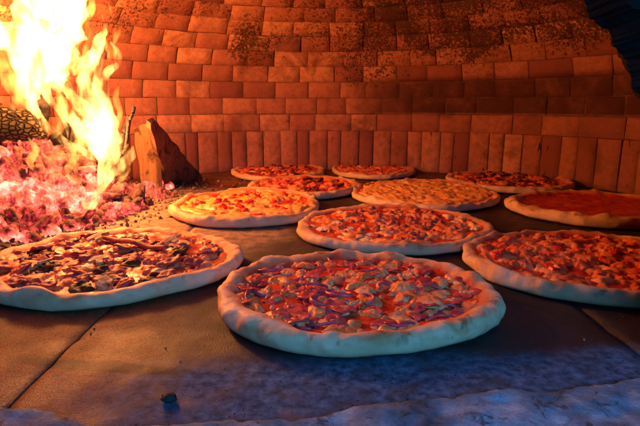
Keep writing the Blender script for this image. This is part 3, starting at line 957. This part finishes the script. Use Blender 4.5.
log('charred_log', at(30, 142, 1.12), at(42, 100, 1.06), .021, CHAR, 5, 'black charred log end poking up inside the flames')
log('burnt_log', at(84, 128, 1.06), at(56, 146, 1.14), .022, CHAR, 6, 'short black log glimpsed low between the flames')
log('twig', at(122, 160, 1.0), at(134, 104, 1.03), .0035, CHAR, 8, 'thin black twig rising between the flames and the pale plank', 'twig', .12)
log('charred_stick', at(118, 160, 1.05), at(129, 116, 1.08), .006, CHAR, 9, 'dark charred stick standing at the right edge of the flames', 'stick', .08)
# glowing coals seen under the leaning board and at the foot of the fire
cm = [lump('coal', .012, EMBER, i, .8, .4, 3, None, 1.4) for i in range(3)]
coal_me = []
for o in cm:
    a2 = o.data.attributes.new('heat', 'FLOAT', 'POINT'); a2.data.foreach_set('value', [rnd.uniform(-.5, -.3)] * len(o.data.vertices))
    coal_me.append(mesh_of(o))
for i, (u, v, s_) in enumerate(((163, 170, 1.3), (170, 176, 1.1), (158, 181, 1.2), (166, 183, .9), (174, 184, .7), (107, 212, 1.5), (116, 210, 1.2), (98, 216, 1.2), (125, 206, 1.1),
                                (84, 222, 1.3), (70, 226, 1.1), (137, 203, .9), (146, 199, .8), (52, 232, 1.2), (30, 238, 1.2), (12, 236, 1.3), (90, 228, .8), (110, 220, .7))):
    q = on_floor(u, v + (13 if i < 5 else 4))
    o = bpy.data.objects.new('coal', coal_me[i % 3]); C.objects.link(o)
    o.location = (q.x, q.y, .006 * s_); o.scale = (s_, s_, s_); o.rotation_euler = (rnd.uniform(-.4, .4), rnd.uniform(-.4, .4), rnd.uniform(0, 6))
    if i < 5: tag(o, 'glowing red coal lying in the dark gap under the leaning board', 'coal', 'coals under the leaning board')
    else: tag(o, 'dull red coal fallen at the front foot of the ember heap', 'coal', 'coals at the foot of the fire')

# ------------------------------------------------------------------ flames: glowing gas with real volume
def m_flame(name, col, st, sc=(44, 44, 13)):
    m = bpy.data.materials.new(name); m.use_nodes = True
    t = m.node_tree; t.nodes.clear()
    out = t.nodes.new('ShaderNodeOutputMaterial'); em = t.nodes.new('ShaderNodeEmission')
    em.inputs['Color'].default_value = (*col, 1); em.inputs['Strength'].default_value = st
    t.links.new(em.outputs[0], out.inputs['Volume'])
    tc = t.nodes.new('ShaderNodeTexCoord'); mp = t.nodes.new('ShaderNodeMapping'); mp.inputs['Scale'].default_value = sc
    nz = t.nodes.new('ShaderNodeTexNoise'); nz.inputs['Scale'].default_value = 1; nz.inputs['Detail'].default_value = 2; nz.inputs['Distortion'].default_value = .6
    mr = t.nodes.new('ShaderNodeMapRange'); mr.inputs[1].default_value = .40; mr.inputs[2].default_value = .62; mr.inputs[3].default_value = .05 * st; mr.inputs[4].default_value = 1.5 * st
    t.links.new(tc.outputs['Object'], mp.inputs[0]); t.links.new(mp.outputs[0], nz.inputs['Vector']); t.links.new(nz.outputs['Fac'], mr.inputs[0]); t.links.new(mr.outputs[0], em.inputs['Strength'])
    return m
FL1 = m_flame('flame_core', (1, .44, .105), 200)
FL2 = m_flame('flame_veil', (1, .38, .06), 110)
fire = thing('fire', 'tall blazing flames, white at the core and orange at the tips, over the embers', 'flames', at(60, 170, .98))
def tongue(ctrl, y, mat, depth=.6, seed=0):
    # ctrl: (u, v, half width in photo pixels); smoothed along its length
    cs = [(at(u, v, y + .02 * math.sin(v * .07 + seed)), w / F * y) for u, v, w, *k in ctrl]
    pts, rad = [], []
    n_ = len(cs) - 1
    for i in range(n_ * 9 + 1):
        t = i / 9; k0 = min(n_ - 1, int(t)); f = t - k0
        P0, P1, P2, P3 = [cs[max(0, min(n_, k0 + q))] for q in (-1, 0, 1, 2)]
        def cr(a, b, c, d): return .5 * ((2 * b) + (c - a) * f + (2 * a - 5 * b + 4 * c - d) * f * f + (-a + 3 * b - 3 * c + d) * f ** 3)
        pts.append(Vector([cr(P0[0][q], P1[0][q], P2[0][q], P3[0][q]) for q in range(3)]))
        rad.append(max(.0004, cr(P0[1], P1[1], P2[1], P3[1])))
    bm = bmesh.new(); rings = []; seg = 26; n2 = len(pts)
    for i, p_ in enumerate(pts):
        t = (pts[min(i + 1, n2 - 1)] - pts[max(i - 1, 0)]).normalized()
        a = t.cross(Vector((0, 1, 0))).normalized(); b = a.cross(t).normalized()
        ring = []
        for k in range(seg):
            an = 2 * PI * k / seg
            r = rad[i] * (1 + .42 * noise.fractal(Vector((math.cos(an) * 1.3, math.sin(an) * 1.3, i * .20 + seed * 7)), 1, 2, 4))
            ring.append(bm.verts.new(p_ + a * (r * math.cos(an)) + b * (r * depth * math.sin(an))))
        rings.append(ring)
    for i in range(n2 - 1):
        for k in range(seg):
            bm.faces.new((rings[i][k], rings[i][(k + 1) % seg], rings[i + 1][(k + 1) % seg], rings[i + 1][k]))
    bm.faces.new(rings[0][::-1]); bm.faces.new(rings[-1])
    bmesh.ops.recalc_face_normals(bm, faces=bm.faces[:])
    o = obj('flame_tongue', bm, mat)
    o.data.transform(Matrix.Translation(-fire.location)); o.parent = fire
    return o
T = [
 ([(40, 118, 3), (28, 98, 9), (30, 78, 15), (40, 55, 26), (48, 25, 30), (54, -10, 33), (62, -50, 26), (66, -90, 12), (68, -125, 2)], .98, FL1),
 ([(62, 92, 3), (55, 78, 12), (58, 58, 16), (62, 35, 17), (70, 8, 16), (76, -25, 13), (80, -70, 3)], .96, FL1),
 ([(34, 52, 10), (14, 38, 13), (-8, 32, 14), (-30, 14, 10), (-44, -16, 2)], 1.0, FL1),
 ([(28, 112, 3), (16, 92, 8), (8, 70, 9), (4, 48, 8), (-6, 20, 5), (-4, -8, 1)], 1.05, FL2),
 ([(14, 112, 1), (13, 104, 4), (15, 92, 3), (12, 82, 1)], 1.0, FL2),
 ([(30, 92, 5), (36, 110, 4.5), (44, 124, 4.5), (56, 134, 4), (66, 143, 4), (78, 149, 4), (94, 156, 5)], .86, FL1),
 ([(52, 76, 4), (64, 84, 6), (74, 98, 6), (86, 110, 8), (98, 124, 12), (106, 142, 13), (107, 158, 10), (102, 172, 5), (97, 186, 1)], .88, FL1),
 ([(104, 160, 8), (103, 146, 13), (102, 130, 15), (98, 112, 13), (90, 96, 10), (84, 80, 7), (90, 66, 5), (97, 52, 6), (100, 40, 5), (105, 28, 2.5), (102, 14, .6)], 1.0, FL1),
 ([(112, 138, 5), (110, 118, 5), (106, 98, 4), (104, 82, 5), (108, 72, 4), (116, 66, 3), (120, 59, 2.6), (117, 50, 2), (110, 42, .8)], .99, FL1),
 ([(68, 78, 3), (74, 70, 5), (84, 63, 6), (93, 56, 6), (98, 45, 4), (96, 36, 1)], .98, FL1),
 ([(70, 88, 2), (76, 104, 4), (77, 122, 5), (74, 138, 4), (72, 146, 1)], 1.02, FL2),
 ([(58, 90, 2), (62, 104, 5), (62, 118, 6), (56, 132, 5), (52, 138, 1)], 1.04, FL2),
 ([(90, 110, 3), (88, 124, 7), (84, 138, 7), (82, 150, 2)], 1.03, FL2),
 ([(133, 146, 1), (130, 156, 5), (122, 165, 5), (113, 174, 4), (104, 184, 4.5), (97, 194, 4), (91, 205, 1)], .80, FL1),
 ([(118, 150, 5), (112, 164, 5), (104, 178, 3), (98, 184, 1)], .84, FL1),
 ([(82, 196, 1), (86, 206, 4), (94, 204, 4), (100, 196, 1)], .86, FL1),
 ([(112, 44, 2), (118, 30, 3), (112, 14, 2), (108, 2, .6)], 1.02, FL2),
 ([(108, 66, 4), (112, 52, 5), (106, 40, 4), (109, 26, 1)], 1.01, FL2),
 ([(84, 60, 4), (90, 44, 5), (88, 28, 3), (84, 16, 1)], 1.04, FL2),
 ([(96, 118, 4), (100, 100, 6), (96, 82, 4), (100, 66, 3), (106, 52, 1)], .95, FL1),
 ([(86, 128, 3), (82, 112, 5), (84, 96, 4), (80, 82, 3), (74, 70, 1)], .97, FL1),
 ([(60, 96, 3), (66, 110, 5), (74, 122, 6), (86, 134, 7), (96, 148, 6), (100, 162, 2)], .90, FL1),
 ([(44, 88, 6), (50, 100, 4), (60, 112, 3), (66, 126, 2), (68, 138, .6)], .93, FL1),
 ([(118, 128, 3), (120, 112, 3), (116, 98, 3), (119, 86, 1)], 1.0, FL2),
 ([(78, 160, 1), (74, 150, 4), (80, 140, 5), (76, 128, 2)], .9, FL2),
 ([(84, 20, 6), (92, 6, 4), (90, -10, 1)], 1.0, FL2),
 ([(20, 66, 5), (12, 58, 5), (14, 46, 4)], .97, FL1),
 ([(70, 178, 1), (68, 168, 4), (76, 156, 4), (72, 144, 3), (80, 132, 1)], .86, FL2),
 ([(122, 190, 1), (120, 180, 4), (126, 168, 4), (122, 156, 3), (128, 144, 1)], .86, FL2),
 ([(36, 172, 1), (30, 162, 4), (36, 150, 4), (28, 138, 1)], .88, FL2),
 ([(-6, 6, 4), (-2, -6, 6), (2, -30, 5), (0, -60, 1)], 1.03, FL2),
]
for i, (c_, y_, m_) in enumerate(T): tongue(c_, y_, m_, .62, i)

# ------------------------------------------------------------------ light
def point(name, loc, power, col, rad):
    l = bpy.data.lights.new(name, 'POINT'); l.energy = power; l.color = col; l.shadow_soft_size = rad
    o = bpy.data.objects.new(name, l); C.objects.link(o); o.location = loc; return o
FC = (1.0, .33, .085)
point('flame_light', at(48, 30, .98), 15, FC, .045)
point('flame_light', at(98, 125, .98), 6, FC, .02)
point('ember_light', at(100, 168, .93), 1.2, (1, .2, .09), .02)
l = bpy.data.lights.new('daylight', 'AREA'); l.energy = 6.6; l.color = (.065, .38, .95); l.shape = 'RECTANGLE'; l.size = .7; l.size_y = .2
o = bpy.data.objects.new('daylight', l); C.objects.link(o); o.location = (.24, -.24, .39)
o.rotation_euler = (Vector((.05, .42, .0)) - o.location).to_track_quat('-Z', 'Y').to_euler()

w = bpy.data.worlds.new('World'); S.world = w; w.use_nodes = True
w.node_tree.nodes['Background'].inputs[0].default_value = (.10, .25, .6, 1)
w.node_tree.nodes['Background'].inputs[1].default_value = .02

S.view_settings.view_transform = 'Standard'; S.view_settings.look = 'None'
S.view_settings.exposure = 0; S.view_settings.gamma = 1
S.cycles.max_bounces = 6; S.cycles.diffuse_bounces = 4; S.cycles.glossy_bounces = 3
S.cycles.volume_bounces = 0; S.cycles.transparent_max_bounces = 24
S.cycles.sample_clamp_indirect = 4
S.cycles.use_denoising = True
S.cycles.caustics_reflective = False; S.cycles.caustics_refractive = False
